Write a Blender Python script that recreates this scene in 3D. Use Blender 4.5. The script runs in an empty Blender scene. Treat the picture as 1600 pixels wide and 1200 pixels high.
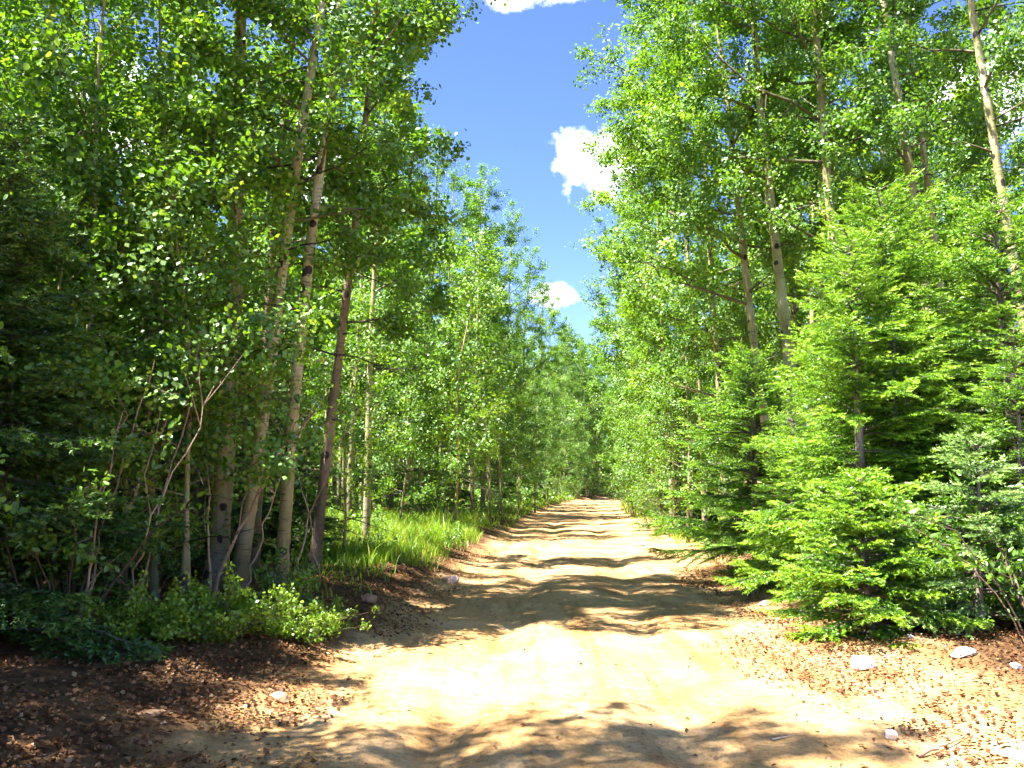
import bpy, math, random
import numpy as np
from mathutils import Vector

# ------------------------------------------------------------------ camera, sky, sun, exposure
scene = bpy.context.scene
R = math.radians
cam_d = bpy.data.cameras.new("camera")
cam_d.sensor_width = 36.0
cam_d.lens = 31.2
cam_d.clip_start = 0.05
cam_d.clip_end = 3000.0
cam = bpy.data.objects.new("camera", cam_d)
scene.collection.objects.link(cam)
cam.location = (0, 0, 1.6)
cam.rotation_euler = (R(90 + 6.38), 0, 0)
scene.camera = cam

SUN_EL = 64.0
SUN_H = np.array([-0.94, -0.34])            # horizontal direction towards the sun
SUN_H = SUN_H / np.linalg.norm(SUN_H)
SUN_DIR = Vector((SUN_H[0]*math.cos(R(SUN_EL)), SUN_H[1]*math.cos(R(SUN_EL)), math.sin(R(SUN_EL))))

world = bpy.data.worlds.new("World")
scene.world = world
world.use_nodes = True
wn, wl = world.node_tree.nodes, world.node_tree.links
wn.clear()


def build_world():
    out = wn.new('ShaderNodeOutputWorld')
    bg = wn.new('ShaderNodeBackground')
    bg.inputs['Strength'].default_value = 0.066
    sky = wn.new('ShaderNodeTexSky')
    sky.sky_type = 'NISHITA'
    sky.sun_disc = False
    sky.sun_elevation = R(SUN_EL)
    sky.sun_rotation = math.atan2(SUN_H[0], SUN_H[1])
    sky.altitude = 2800
    sky.air_density = 1.0
    sky.dust_density = 0.3
    sky.ozone_density = 3.2
    hs = wn.new('ShaderNodeHueSaturation')
    hs.inputs['Saturation'].default_value = 1.12
    hs.inputs['Value'].default_value = 1.06
    hs.inputs['Hue'].default_value = 0.513
    wl.new(sky.outputs[0], hs.inputs['Color'])
    # fair-weather cumulus: (azimuth from +Y to +X, elevation, half width, half height) in degrees
    blobs = [(4.9, 20.4, 1.7, 1.4), (6.6, 20.1, 2.0, 1.7), (2.7, 12.0, 1.2, 0.55), (0.2, 30.1, 1.7, 0.55), (3.9, 30.3, 1.2, 0.5),
             (-24.0, 21.0, 3.2, 2.4), (-14.0, 19.2, 2.4, 2.2), (29.0, 21.5, 3.0, 2.0), (24.0, 12.0, 2.6, 1.4), (44.0, 33.0, 5.0, 3.0),
             (-48.0, 36.0, 6.0, 3.0), (-70.0, 17.0, 6.0, 2.2), (75.0, 22.0, 6.0, 2.5), (110.0, 38.0, 7.0, 4.0), (150.0, 24.0, 6.0, 2.4),
             (-115.0, 28.0, 6.0, 3.0), (-150.0, 42.0, 7.0, 4.0), (180.0, 15.0, 6.0, 2.0), (10.0, 52.0, 6.0, 4.0), (-60.0, 8.0, 5.0, 1.2), (100.0, 9.0, 6.0, 1.3)]
    tc = wn.new('ShaderNodeTexCoord')
    nz = wn.new('ShaderNodeTexNoise')
    nz.inputs['Scale'].default_value = 26.0
    nz.inputs['Detail'].default_value = 5.0
    nz.inputs['Roughness'].default_value = 0.62
    wl.new(tc.outputs['Generated'], nz.inputs['Vector'])
    acc = None
    for az, el, w, h in blobs:
        a, e = R(az), R(el)
        c = (math.sin(a)*math.cos(e), math.cos(a)*math.cos(e), math.sin(e))
        sub = wn.new('ShaderNodeVectorMath'); sub.operation = 'SUBTRACT'
        wl.new(tc.outputs['Generated'], sub.inputs[0]); sub.inputs[1].default_value = c
        # flatten vertically: scale z
        mul = wn.new('ShaderNodeVectorMath'); mul.operation = 'MULTIPLY'
        wl.new(sub.outputs[0], mul.inputs[0])
        mul.inputs[1].default_value = (1/R(w), 1/R(w), 1/R(h))
        ln = wn.new('ShaderNodeVectorMath'); ln.operation = 'LENGTH'
        wl.new(mul.outputs[0], ln.inputs[0])
        if acc is None:
            acc = ln.outputs['Value']
        else:
            mn = wn.new('ShaderNodeMath'); mn.operation = 'SMOOTH_MIN'
            mn.inputs[2].default_value = 0.3
            wl.new(acc, mn.inputs[0]); wl.new(ln.outputs['Value'], mn.inputs[1])
            acc = mn.outputs[0]
    # density = 1 - dist + noise
    na = wn.new('ShaderNodeMath'); na.operation = 'MULTIPLY_ADD'
    na.inputs[1].default_value = 3.4; na.inputs[2].default_value = -0.85
    wl.new(nz.outputs['Fac'], na.inputs[0])
    df = wn.new('ShaderNodeMath'); df.operation = 'SUBTRACT'
    wl.new(na.outputs[0], df.inputs[0]); wl.new(acc, df.inputs[1])
    mr = wn.new('ShaderNodeMapRange')
    mr.interpolation_type = 'SMOOTHSTEP'
    mr.inputs['From Min'].default_value = -0.6
    mr.inputs['From Max'].default_value = 0.55
    wl.new(df.outputs[0], mr.inputs['Value'])
    mix = wn.new('ShaderNodeMix'); mix.data_type = 'RGBA'
    mix.inputs[7].default_value = (13.0, 13.2, 13.6, 1)
    wl.new(mr.outputs[0], mix.inputs[0])
    wl.new(hs.outputs[0], mix.inputs[6])
    wl.new(mix.outputs[2], bg.inputs['Color'])
    wl.new(bg.outputs[0], out.inputs['Surface'])


build_world()
world.cycles.sampling_method = 'NONE'

sun_d = bpy.data.lights.new("sun", 'SUN')
sun_d.energy = 4.8
sun_d.angle = R(0.53)
sun_d.color = (1.0, 0.95, 0.86)
sun = bpy.data.objects.new("sun", sun_d)
scene.collection.objects.link(sun)
sun.rotation_euler = SUN_DIR.to_track_quat('Z', 'Y').to_euler()
sun.location = (-20, -10, 40)

vs = scene.view_settings
vs.view_transform = 'Standard'
vs.look = 'None'
vs.exposure = 2.55
vs.gamma = 1.0
vs.use_curve_mapping = False
cy = scene.cycles
cy.max_bounces = 4
cy.diffuse_bounces = 2
cy.glossy_bounces = 2
cy.transmission_bounces = 4
cy.transparent_max_bounces = 4
cy.caustics_reflective = False
cy.caustics_refractive = False
cy.use_adaptive_sampling = True
cy.adaptive_threshold = 0.04
cy.use_denoising = True
try:
    cy.denoiser = 'OPENIMAGEDENOISE'
    cy.denoising_prefilter = 'FAST'
except Exception:
    pass
cy.sample_clamp_indirect = 6.0

# ------------------------------------------------------------------ helpers
COL = scene.collection


def unit(v):
    return v / (np.linalg.norm(v, axis=-1, keepdims=True) + 1e-9)


def smooth(a, b, x):
    t = np.clip((x - a) / (b - a), 0, 1)
    return t * t * (3 - 2 * t)


def vnoise(x, y, seed=0):
    x = np.asarray(x, float); y = np.asarray(y, float)
    xi, yi = np.floor(x), np.floor(y)
    fx, fy = x - xi, y - yi
    fx = fx*fx*(3-2*fx); fy = fy*fy*(3-2*fy)

    def hsh(a, b):
        v = np.sin(a*127.1 + b*311.7 + seed*74.7) * 43758.5453
        return v - np.floor(v)
    return (hsh(xi, yi)*(1-fx) + hsh(xi+1, yi)*fx)*(1-fy) + (hsh(xi, yi+1)*(1-fx) + hsh(xi+1, yi+1)*fx)*fy


class MB:
    """collects faces of any size, with one tint value per vertex"""
    def __init__(self):
        self.v, self.l, self.n, self.t = [], [], [], []
        self.c = 0

    def add(self, verts, faces, tint=0.5):
        verts = np.asarray(verts, float).reshape(-1, 3)
        faces = np.asarray(faces, np.int64)
        self.v.append(verts)
        self.l.append((faces + self.c).ravel())
        self.n.append(np.full(len(faces), faces.shape[1], np.int64))
        t = np.empty(len(verts)); t[:] = tint
        self.t.append(t)
        self.c += len(verts)

    def tube(self, pts, rad, k=6, tint=0.5):
        pts = np.asarray(pts, float); rad = np.asarray(rad, float)
        n = len(pts)
        tg = unit(np.gradient(pts, axis=0))
        m = np.abs(tg.mean(0)); ref = np.zeros(3); ref[np.argmin(m)] = 1
        n1 = unit(np.cross(tg, ref)); n2 = np.cross(tg, n1)
        a = np.linspace(0, 2*np.pi, k, endpoint=False)
        ring = pts[:, None] + rad[:, None, None]*(np.cos(a)[None, :, None]*n1[:, None] + np.sin(a)[None, :, None]*n2[:, None])
        i = np.arange(n-1)[:, None]*k; j = np.arange(k)[None]; j2 = (j+1) % k
        f = np.stack([i+j, i+j2, i+k+j2, i+k+j], -1).reshape(-1, 4)
        self.add(ring.reshape(-1, 3), f, np.repeat(tint, k) if hasattr(tint, '__len__') else tint)

    def mesh(self, name, mat, smooth_shade=False):
        me = bpy.data.meshes.new(name)
        v = np.concatenate(self.v); l = np.concatenate(self.l); n = np.concatenate(self.n); t = np.concatenate(self.t)
        me.vertices.add(len(v)); me.vertices.foreach_set("co", v.ravel().astype(np.float32))
        me.loops.add(len(l)); me.loops.foreach_set("vertex_index", l.astype(np.int32))
        me.polygons.add(len(n))
        st = np.concatenate([[0], np.cumsum(n)[:-1]])
        me.polygons.foreach_set("loop_start", st.astype(np.int32))
        if smooth_shade:
            me.polygons.foreach_set("use_smooth", np.ones(len(n), bool))
        at = me.attributes.new("tint", 'FLOAT', 'POINT')
        at.data.foreach_set("value", t.astype(np.float32))
        me.update(calc_edges=True)
        me.materials.append(mat)
        return me


def obj(name, me, parent=None, loc=(0, 0, 0), rot=(0, 0, 0), scale=1.0):
    o = bpy.data.objects.new(name, me)
    COL.objects.link(o)
    o.parent = parent
    o.location = loc
    o.rotation_euler = rot
    o.scale = (scale,)*3 if not hasattr(scale, '__len__') else scale
    return o


def tag(o, label, cat=None, group=None, kind=None):
    o['label'] = label
    if cat: o['category'] = cat
    if group: o['group'] = group
    if kind: o['kind'] = kind
    return o


def thing(name, parts, label, cat, loc, rotz=0.0, scale=1.0, tilt=(0, 0), group=None):
    """an Empty at the base that parents one object per part (meshes are shared between copies)"""
    e = obj(name, None, None, loc, (tilt[0], tilt[1], rotz), scale)
    e.empty_display_size = 0.3
    tag(e, label, cat, group)
    for pn, me in parts:
        c = obj(pn, me, e)
        if pn != 'trunk':
            c['kind'] = 'stuff'
    return e


# ------------------------------------------------------------------ materials
def mat_base(name):
    m = bpy.data.materials.new(name)
    m.use_nodes = True
    m.node_tree.nodes.clear()
    return m, m.node_tree.nodes, m.node_tree.links


def ramp(nodes, stops):
    r = nodes.new('ShaderNodeValToRGB')
    el = r.color_ramp.elements
    while len(el) > 1:
        el.remove(el[0])
    el[0].position = stops[0][0]; el[0].color = (*stops[0][1], 1)
    for p, c in stops[1:]:
        e = el.new(p); e.color = (*c, 1)
    return r


def leaf_material(name, stops, trans=0.42, gloss=0.05, var=0.25, rough=0.42, tcol=(1.25, 1.15, 0.45)):
    m, n, l = mat_base(name)
    out = n.new('ShaderNodeOutputMaterial')
    at = n.new('ShaderNodeAttribute'); at.attribute_name = 'tint'
    oi = n.new('ShaderNodeObjectInfo')
    ad = n.new('ShaderNodeMath'); ad.operation = 'MULTIPLY_ADD'
    ad.inputs[1].default_value = var; l.new(oi.outputs['Random'], ad.inputs[0])
    sb = n.new('ShaderNodeMath'); sb.operation = 'SUBTRACT'; sb.inputs[1].default_value = var/2
    l.new(at.outputs['Fac'], sb.inputs[0]); l.new(sb.outputs[0], ad.inputs[2])
    cr = ramp(n, stops); l.new(ad.outputs[0], cr.inputs[0])
    df = n.new('ShaderNodeBsdfDiffuse'); l.new(cr.outputs[0], df.inputs[0])
    tm = n.new('ShaderNodeMix'); tm.data_type = 'RGBA'; tm.blend_type = 'MULTIPLY'
    tm.inputs[0].default_value = 1.0; tm.inputs[7].default_value = (*tcol, 1)
    l.new(cr.outputs[0], tm.inputs[6])
    tr = n.new('ShaderNodeBsdfTranslucent'); l.new(tm.outputs[2], tr.inputs[0])
    mx = n.new('ShaderNodeMixShader'); mx.inputs[0].default_value = trans
    l.new(df.outputs[0], mx.inputs[1]); l.new(tr.outputs[0], mx.inputs[2])
    gl = n.new('ShaderNodeBsdfGlossy'); gl.inputs['Roughness'].default_value = rough
    gl.inputs['Color'].default_value = (0.9, 0.95, 1.0, 1)
    m2 = n.new('ShaderNodeMixShader'); m2.inputs[0].default_value = gloss
    l.new(mx.outputs[0], m2.inputs[1]); l.new(gl.outputs[0], m2.inputs[2])
    l.new(m2.outputs[0], out.inputs[0])
    return m


M = {}
M['aspen_leaf'] = leaf_material('aspen leaves', [(0.0, (0.052, 0.147, 0.009)), (0.45, (0.126, 0.284, 0.019)), (0.8, (0.209, 0.388, 0.035)), (1.0, (0.322, 0.498, 0.053))], 0.46, 0.05, 0.25, 0.55)
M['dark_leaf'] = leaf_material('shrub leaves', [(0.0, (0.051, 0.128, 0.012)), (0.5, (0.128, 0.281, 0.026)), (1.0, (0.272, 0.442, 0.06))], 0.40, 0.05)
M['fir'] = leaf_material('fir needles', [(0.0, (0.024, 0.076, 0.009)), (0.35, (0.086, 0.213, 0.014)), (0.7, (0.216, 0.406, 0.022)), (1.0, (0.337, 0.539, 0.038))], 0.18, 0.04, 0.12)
M['blue_fir'] = leaf_material('blue spruce needles', [(0.0, (0.030, 0.085, 0.025)), (0.5, (0.14, 0.275, 0.065)), (1.0, (0.33, 0.50, 0.13))], 0.22, 0.05, 0.1)
M['shaded_fir'] = leaf_material('fir needles darkened for shade', [(0.0, (0.014, 0.04, 0.008)), (0.5, (0.042, 0.11, 0.014)), (1.0, (0.12, 0.24, 0.03))], 0.25, 0.04, 0.12)  # darker copy of the fir needles: the woods' shade is put into the colour
M['juniper'] = leaf_material('juniper sprays', [(0.0, (0.06, 0.13, 0.01)), (0.5, (0.16, 0.29, 0.018)), (1.0, (0.32, 0.45, 0.04))], 0.30, 0.04, 0.12)
M['grass'] = leaf_material('grass blades', [(0.0, (0.077, 0.168, 0.012)), (0.5, (0.215, 0.389, 0.022)), (0.85, (0.349, 0.483, 0.045)), (1.0, (0.513, 0.473, 0.12))], 0.40, 0.03, 0.0)
M['litter'] = leaf_material('fallen leaves', [(0.0, (0.043, 0.019, 0.01)), (0.35, (0.128, 0.053, 0.022)), (0.7, (0.237, 0.11, 0.044)), (1.0, (0.314, 0.2, 0.094))], 0.10, 0.02, 0.0, 0.5, (1, 0.8, 0.6))


def bark_material(name, pale, shade, dark, pale2, spots=True):
    m, n, l = mat_base(name)
    out = n.new('ShaderNodeOutputMaterial')
    bs = n.new('ShaderNodeBsdfPrincipled')
    bs.inputs['Roughness'].default_value = 0.75
    tc = n.new('ShaderNodeTexCoord')
    oi = n.new('ShaderNodeObjectInfo')
    off = n.new('ShaderNodeVectorMath'); off.operation = 'MULTIPLY_ADD'
    cmb = n.new('ShaderNodeCombineXYZ')
    l.new(oi.outputs['Random'], cmb.inputs[0]); l.new(oi.outputs['Random'], cmb.inputs[2])
    off.inputs[1].default_value = (37, 11, 53)
    l.new(cmb.outputs[0], off.inputs[0]); l.new(tc.outputs['Object'], off.inputs[2])
    # broad tone
    n1 = n.new('ShaderNodeTexNoise'); n1.inputs['Scale'].default_value = 1.6; n1.inputs['Detail'].default_value = 5
    l.new(off.outputs[0], n1.inputs['Vector'])
    r1 = ramp(n, [(0.3, shade), (0.5, pale), (0.68, pale2)]); l.new(n1.outputs['Fac'], r1.inputs[0])
    # horizontal lenticel lines
    mp = n.new('ShaderNodeMapping'); mp.inputs['Scale'].default_value = (5, 5, 38)
    l.new(off.outputs[0], mp.inputs['Vector'])
    n2 = n.new('ShaderNodeTexNoise'); n2.inputs['Scale'].default_value = 1.0; n2.inputs['Detail'].default_value = 4
    l.new(mp.outputs[0], n2.inputs['Vector'])
    r2 = ramp(n, [(0.30, (0, 0, 0)), (0.40, (1, 1, 1))]); l.new(n2.outputs['Fac'], r2.inputs[0])
    mx = n.new('ShaderNodeMix'); mx.data_type = 'RGBA'
    l.new(r2.outputs[0], mx.inputs[0]); mx.inputs[6].default_value = (*[0.55*a+0.45*b for a, b in zip(dark, shade)], 1)
    l.new(r1.outputs[0], mx.inputs[7])
    col = mx.outputs[2]
    if spots:
        # dark eye-shaped branch scars
        mp2 = n.new('ShaderNodeMapping'); mp2.inputs['Scale'].default_value = (4.6, 4.6, 3.6)
        l.new(off.outputs[0], mp2.inputs['Vector'])
        vo = n.new('ShaderNodeTexVoronoi'); vo.inputs['Scale'].default_value = 1.0
        n4 = n.new('ShaderNodeTexNoise'); n4.inputs['Scale'].default_value = 9; n4.inputs['Detail'].default_value = 3
        l.new(off.outputs[0], n4.inputs['Vector'])
        l.new(mp2.outputs[0], vo.inputs['Vector'])
        sm = n.new('ShaderNodeMath'); sm.operation = 'MULTIPLY_ADD'; sm.inputs[1].default_value = 0.28
        l.new(n4.outputs['Fac'], sm.inputs[0]); l.new(vo.outputs['Distance'], sm.inputs[2])
        r3 = ramp(n, [(0.33, (1, 1, 1)), (0.37, (0, 0, 0))]); l.new(sm.outputs[0], r3.inputs[0])
        mx2 = n.new('ShaderNodeMix'); mx2.data_type = 'RGBA'
        l.new(r3.outputs[0], mx2.inputs[0]); l.new(col, mx2.inputs[6]); mx2.inputs[7].default_value = (*dark, 1)
        col = mx2.outputs[2]
    # tint: 0 = old furrowed bark / dead twig, 0.5+ = smooth bark
    at = n.new('ShaderNodeAttribute'); at.attribute_name = 'tint'
    mx3 = n.new('ShaderNodeMix'); mx3.data_type = 'RGBA'
    l.new(at.outputs['Fac'], mx3.inputs[0]); mx3.inputs[6].default_value = (*[d*1.3 for d in dark], 1); l.new(col, mx3.inputs[7])
    l.new(mx3.outputs[2], bs.inputs['Base Color'])
    bp = n.new('ShaderNodeBump'); bp.inputs['Strength'].default_value = 0.5; bp.inputs['Distance'].default_value = 0.02
    l.new(n2.outputs['Fac'], bp.inputs['Height']); l.new(bp.outputs[0], bs.inputs['Normal'])
    l.new(bs.outputs[0], out.inputs[0])
    return m


M['aspen_bark'] = bark_material('aspen bark', (0.38, 0.345, 0.145), (0.21, 0.19, 0.075), (0.028, 0.020, 0.014), (0.50, 0.46, 0.29))
M['dark_aspen'] = bark_material('dark aspen bark', (0.24, 0.18, 0.09), (0.13, 0.095, 0.05), (0.035, 0.024, 0.018), (0.36, 0.29, 0.17))
M['old_bark'] = bark_material('old brown bark', (0.16, 0.10, 0.06), (0.08, 0.05, 0.03), (0.03, 0.02, 0.014), (0.24, 0.17, 0.11), False)
M['fir_bark'] = bark_material('fir bark', (0.20, 0.15, 0.11), (0.11, 0.08, 0.06), (0.04, 0.028, 0.02), (0.34, 0.29, 0.25), False)
M['dead_wood'] = bark_material('dead wood', (0.36, 0.25, 0.17), (0.22, 0.13, 0.08), (0.09, 0.05, 0.03), (0.50, 0.40, 0.31), False)


def ground_material(name, is_road):
    m, n, l = mat_base(name)
    out = n.new('ShaderNodeOutputMaterial')
    bs = n.new('ShaderNodeBsdfPrincipled'); bs.inputs['Roughness'].default_value = 0.95
    bs.inputs['Specular IOR Level'].default_value = 0.1
    g = n.new('ShaderNodeNewGeometry')

    def noise(scale, detail=4, rough=0.6, vec=None):
        t = n.new('ShaderNodeTexNoise'); t.inputs['Scale'].default_value = scale
        t.inputs['Detail'].default_value = detail; t.inputs['Roughness'].default_value = rough
        l.new(vec or g.outputs['Position'], t.inputs['Vector'])
        return t.outputs['Fac']
    a = ramp(n, [(0.3, (0.35, 0.200, 0.080)), (0.5, (0.48, 0.293, 0.128)), (0.7, (0.58, 0.405, 0.220))])
    l.new(noise(0.9, 5, 0.65), a.inputs[0])
    fine = ramp(n, [(0.30, (0.62, 0.56, 0.5)), (0.5, (1, 1, 1)), (0.75, (1.12, 1.1, 1.08))])
    l.new(noise(22, 3, 0.7), fine.inputs[0])
    mu = n.new('ShaderNodeMix'); mu.data_type = 'RGBA'; mu.blend_type = 'MULTIPLY'; mu.inputs[0].default_value = 1
    l.new(a.outputs[0], mu.inputs[6]); l.new(fine.outputs[0], mu.inputs[7])
    # dark grit
    gr = ramp(n, [(0.29, (0.25, 0.17, 0.12)), (0.39, (1, 1, 1))]); l.new(noise(75, 2, 0.6), gr.inputs[0])
    mu2 = n.new('ShaderNodeMix'); mu2.data_type = 'RGBA'; mu2.blend_type = 'MULTIPLY'; mu2.inputs[0].default_value = 1
    l.new(mu.outputs[2], mu2.inputs[6]); l.new(gr.outputs[0], mu2.inputs[7])
    # streaks left by wheels and run-off along the road
    mp = n.new('ShaderNodeMapping'); mp.inputs['Scale'].default_value = (3.2, 0.35, 1.0)
    l.new(g.outputs['Position'], mp.inputs['Vector'])
    sr = ramp(n, [(0.34, (0.66, 0.60, 0.54)), (0.52, (1, 1, 1)), (0.7, (1.1, 1.1, 1.12))]); l.new(noise(1.0, 4, 0.6, mp.outputs[0]), sr.inputs[0])
    mu3 = n.new('ShaderNodeMix'); mu3.data_type = 'RGBA'; mu3.blend_type = 'MULTIPLY'; mu3.inputs[0].default_value = 1
    l.new(mu2.outputs[2], mu3.inputs[6]); l.new(sr.outputs[0], mu3.inputs[7])
    col = mu3.outputs[2]
    if not is_road:
        at = n.new('ShaderNodeAttribute'); at.attribute_name = 'tint'
        hum = ramp(n, [(0.3, (0.035, 0.022, 0.012)), (0.5, (0.085, 0.046, 0.022)), (0.7, (0.17, 0.095, 0.045))])
        l.new(noise(3.0, 5, 0.7), hum.inputs[0])
        ma = n.new('ShaderNodeMath'); ma.operation = 'MULTIPLY_ADD'; ma.inputs[1].default_value = 0.9
        l.new(noise(1.7, 4, 0.65), ma.inputs[0]); 
        s = n.new('ShaderNodeMath'); s.operation = 'SUBTRACT'; s.inputs[1].default_value = 0.45
        l.new(at.outputs['Fac'], s.inputs[0]); l.new(s.outputs[0], ma.inputs[2])
        mr = n.new('ShaderNodeMapRange'); mr.inputs['From Min'].default_value = 0.25; mr.inputs['From Max'].default_value = 0.7
        l.new(ma.outputs[0], mr.inputs['Value'])
        mx = n.new('ShaderNodeMix'); mx.data_type = 'RGBA'
        l.new(mr.outputs[0], mx.inputs[0]); l.new(col, mx.inputs[6]); l.new(hum.outputs[0], mx.inputs[7])
        col = mx.outputs[2]
    l.new(col, bs.inputs['Base Color'])
    bp = n.new('ShaderNodeBump'); bp.inputs['Strength'].default_value = 0.7; bp.inputs['Distance'].default_value = 0.03
    l.new(noise(14, 5, 0.7), bp.inputs['Height']); l.new(bp.outputs[0], bs.inputs['Normal'])
    l.new(bs.outputs[0], out.inputs[0])
    return m


M['road'] = ground_material('packed sandy dirt', True)
M['ground'] = ground_material('forest floor', False)


def rock_material(name, c1, c2):
    m, n, l = mat_base(name)
    out = n.new('ShaderNodeOutputMaterial')
    bs = n.new('ShaderNodeBsdfPrincipled'); bs.inputs['Roughness'].default_value = 0.85
    tc = n.new('ShaderNodeTexCoord')
    nz = n.new('ShaderNodeTexNoise'); nz.inputs['Scale'].default_value = 14; nz.inputs['Detail'].default_value = 7
    l.new(tc.outputs['Object'], nz.inputs['Vector'])
    r = ramp(n, [(0.32, c2), (0.52, c1)]); l.new(nz.outputs['Fac'], r.inputs[0])
    l.new(r.outputs[0], bs.inputs['Base Color'])
    bp = n.new('ShaderNodeBump'); bp.inputs['Strength'].default_value = 0.5; bp.inputs['Distance'].default_value = 0.01
    l.new(nz.outputs['Fac'], bp.inputs['Height']); l.new(bp.outputs[0], bs.inputs['Normal'])
    l.new(bs.outputs[0], out.inputs[0])
    return m


M['white_rock'] = rock_material('white quartz', (0.72, 0.68, 0.66), (0.42, 0.36, 0.34))
M['grey_rock'] = rock_material('grey granite', (0.46, 0.43, 0.42), (0.24, 0.21, 0.20))
M['pink_rock'] = rock_material('pink granite', (0.50, 0.38, 0.33), (0.28, 0.18, 0.15))
M['brown_rock'] = rock_material('brown stone', (0.36, 0.22, 0.12), (0.20, 0.11, 0.06))

# ------------------------------------------------------------------ terrain
ROAD_Y = np.array([-40, -10, 0, 5, 9, 15, 23, 35, 49, 65, 79, 90, 100, 110, 125, 150.])
ROAD_X = np.array([-3.0, -0.6, 0.0, 0.3, 0.62, 1.15, 1.7, 2.5, 3.6, 5.5, 7.6, 10.2, 14.2, 20, 32, 56.])
_yy = np.linspace(-40, 150, 1901)
_xx = np.interp(_yy, ROAD_Y, ROAD_X)
_k = np.exp(-np.linspace(-2.5, 2.5, 81)**2); _k /= _k.sum()
_xx = np.convolve(np.pad(_xx, 40, mode='reflect', reflect_type='odd'), _k, mode='valid')
HW = 1.85


def cx(y):
    return np.interp(y, _yy, _xx)


def height(x, y):
    x = np.asarray(x, float); y = np.asarray(y, float)
    s = x - cx(y)
    sl, sr = -s - HW, s - HW
    nb = vnoise(y*0.35, x*0.2, 3)
    h = 0.28*smooth(-0.05, 1.4, sl)*(0.45 + 0.9*nb) + 0.02*np.clip(sl, 0, 12)
    h += 0.14*smooth(0.0, 1.6, sr)*(0.4 + vnoise(y*0.4, x*0.3, 8)) + 0.012*np.clip(sr, 0, 12)
    off = smooth(0.0, 0.8, np.maximum(sl, sr))
    h += off*(0.07*(vnoise(x*1.3, y*1.3, 1)-0.5) + 0.05*(vnoise(x*3.7, y*3.7, 2)-0.5) + 0.25*smooth(1, 6, np.maximum(sl, sr))*(vnoise(x*0.25, y*0.25, 5)-0.5))
    h += (1-off)*(0.035*(vnoise(x*0.9, y*0.6, 6)-0.5) + 0.02*(vnoise(x*3.1, y*2.2, 7)-0.5))
    h += 0.055*np.clip(np.abs(x-cx(np.minimum(y, 85)))-16, 0, 120) + 0.03*np.clip(y-95, 0, 150)
    h += -0.05*np.exp(-((np.abs(s+0.05)-0.78)/0.24)**2)*(0.5+vnoise(y*0.5, 0*y, 4))
    return h


def hz(x, y):
    return float(height(np.array([x]), np.array([y]))[0])


def spaced(a, b, fine_lo, fine_hi, step, grow):
    mid = list(np.arange(fine_lo, fine_hi, step))
    s, p, up = step, mid[-1], []
    while p < b:
        s *= grow; p += s; up.append(p)
    s, p, dn = step, mid[0], []
    while p > a:
        s *= grow; p -= s; dn.append(p)
    return np.array(dn[::-1] + mid + up)


def grid_mesh(name, X, Y, Z, mat, tint):
    ny, nx = X.shape
    mb = MB()
    i = np.arange(ny-1)[:, None]*nx + np.arange(nx-1)[None]
    f = np.stack([i, i+1, i+nx+1, i+nx], -1).reshape(-1, 4)
    mb.add(np.stack([X, Y, Z], -1).reshape(-1, 3), f, tint.ravel() if hasattr(tint, 'ravel') else tint)
    return mb.mesh(name, mat, True)


gx = spaced(-700, 700, -6.0, 7.0, 0.11, 1.12)
gy = spaced(-500, 900, 4.0, 15, 0.11, 1.06)
X, Y = np.meshgrid(gx, gy)
S = X - cx(Y)
Z = height(X, Y)
Z = Z - 0.07*(1-smooth(HW-0.45, HW-0.15, np.abs(S)))
side = np.where(S < 0, smooth(-0.3, 1.2, -S-HW), smooth(0.3, 2.6, S-HW))  # left floor turns to dark humus sooner, so its colour deepens the shade there
ground = obj('ground', grid_mesh('ground', X, Y, Z, M['ground'], side))
tag(ground, 'brown forest floor of soil and old leaves around the road', kind='structure')

ry = spaced(-35, 148, 3.5, 22, 0.10, 1.04); ry = ry[(ry > -38) & (ry < 148)]
rs = np.linspace(-HW-0.65, HW+0.65, 44)
SS, YY = np.meshgrid(rs, ry)
XX = SS + cx(YY)
edge = np.abs(SS) + 0.55*(vnoise(YY*0.55, np.sign(SS)*3, 11)-0.5) + 0.25*(vnoise(YY*2.3, XX*2.3, 12)-0.5)
ZZ = height(XX, YY) + 0.008 - 0.12*smooth(HW-0.1, HW+0.45, edge)
road = obj('road', grid_mesh('road', XX, YY, ZZ, M['road'], 0.5))
tag(road, 'pale sandy dirt road running between the aspens to a far bend', kind='structure')

# ------------------------------------------------------------------ plant builders
LEAF6 = np.array([(0, 0, 0), (0.44, 0.30, 0.07), (0.34, 0.80, 0.06), (0, 1.08, -0.05), (-0.34, 0.80, 0.06), (-0.44, 0.30, 0.07)])
LEAF6_F = np.array([(0, 1, 2, 3), (0, 3, 4, 5)])
LEAF4 = np.array([(0, 0, 0), (0.46, 0.5, 0.08), (0, 1.05, 0), (-0.46, 0.5, 0.08)])
LEAF4_F = np.array([(0, 1, 2, 3)])
OVAL6 = LEAF6 * np.array([0.68, 1.15, 1.0])


def leaves(mb, cen, nrm, size, rng, shape=LEAF6, faces=LEAF6_F, tint=None, along=None):
    n = len(cen)
    nrm = unit(nrm)
    r = rng.normal(size=(n, 3)) if along is None else along
    v = unit(r - (r*nrm).sum(1, keepdims=True)*nrm)
    u = np.cross(v, nrm)
    P = cen[:, None] + size[:, None, None]*(shape[None, :, 0:1]*u[:, None] + shape[None, :, 1:2]*v[:, None] + shape[None, :, 2:3]*nrm[:, None])
    k = len(shape)
    F = (np.arange(n)[:, None, None]*k + faces[None]).reshape(-1, faces.shape[1])
    if tint is None:
        tint = np.clip(rng.normal(0.5, 0.2, n), 0, 1)
    mb.add(P.reshape(-1, 3), F, np.repeat(tint, k))


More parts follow.
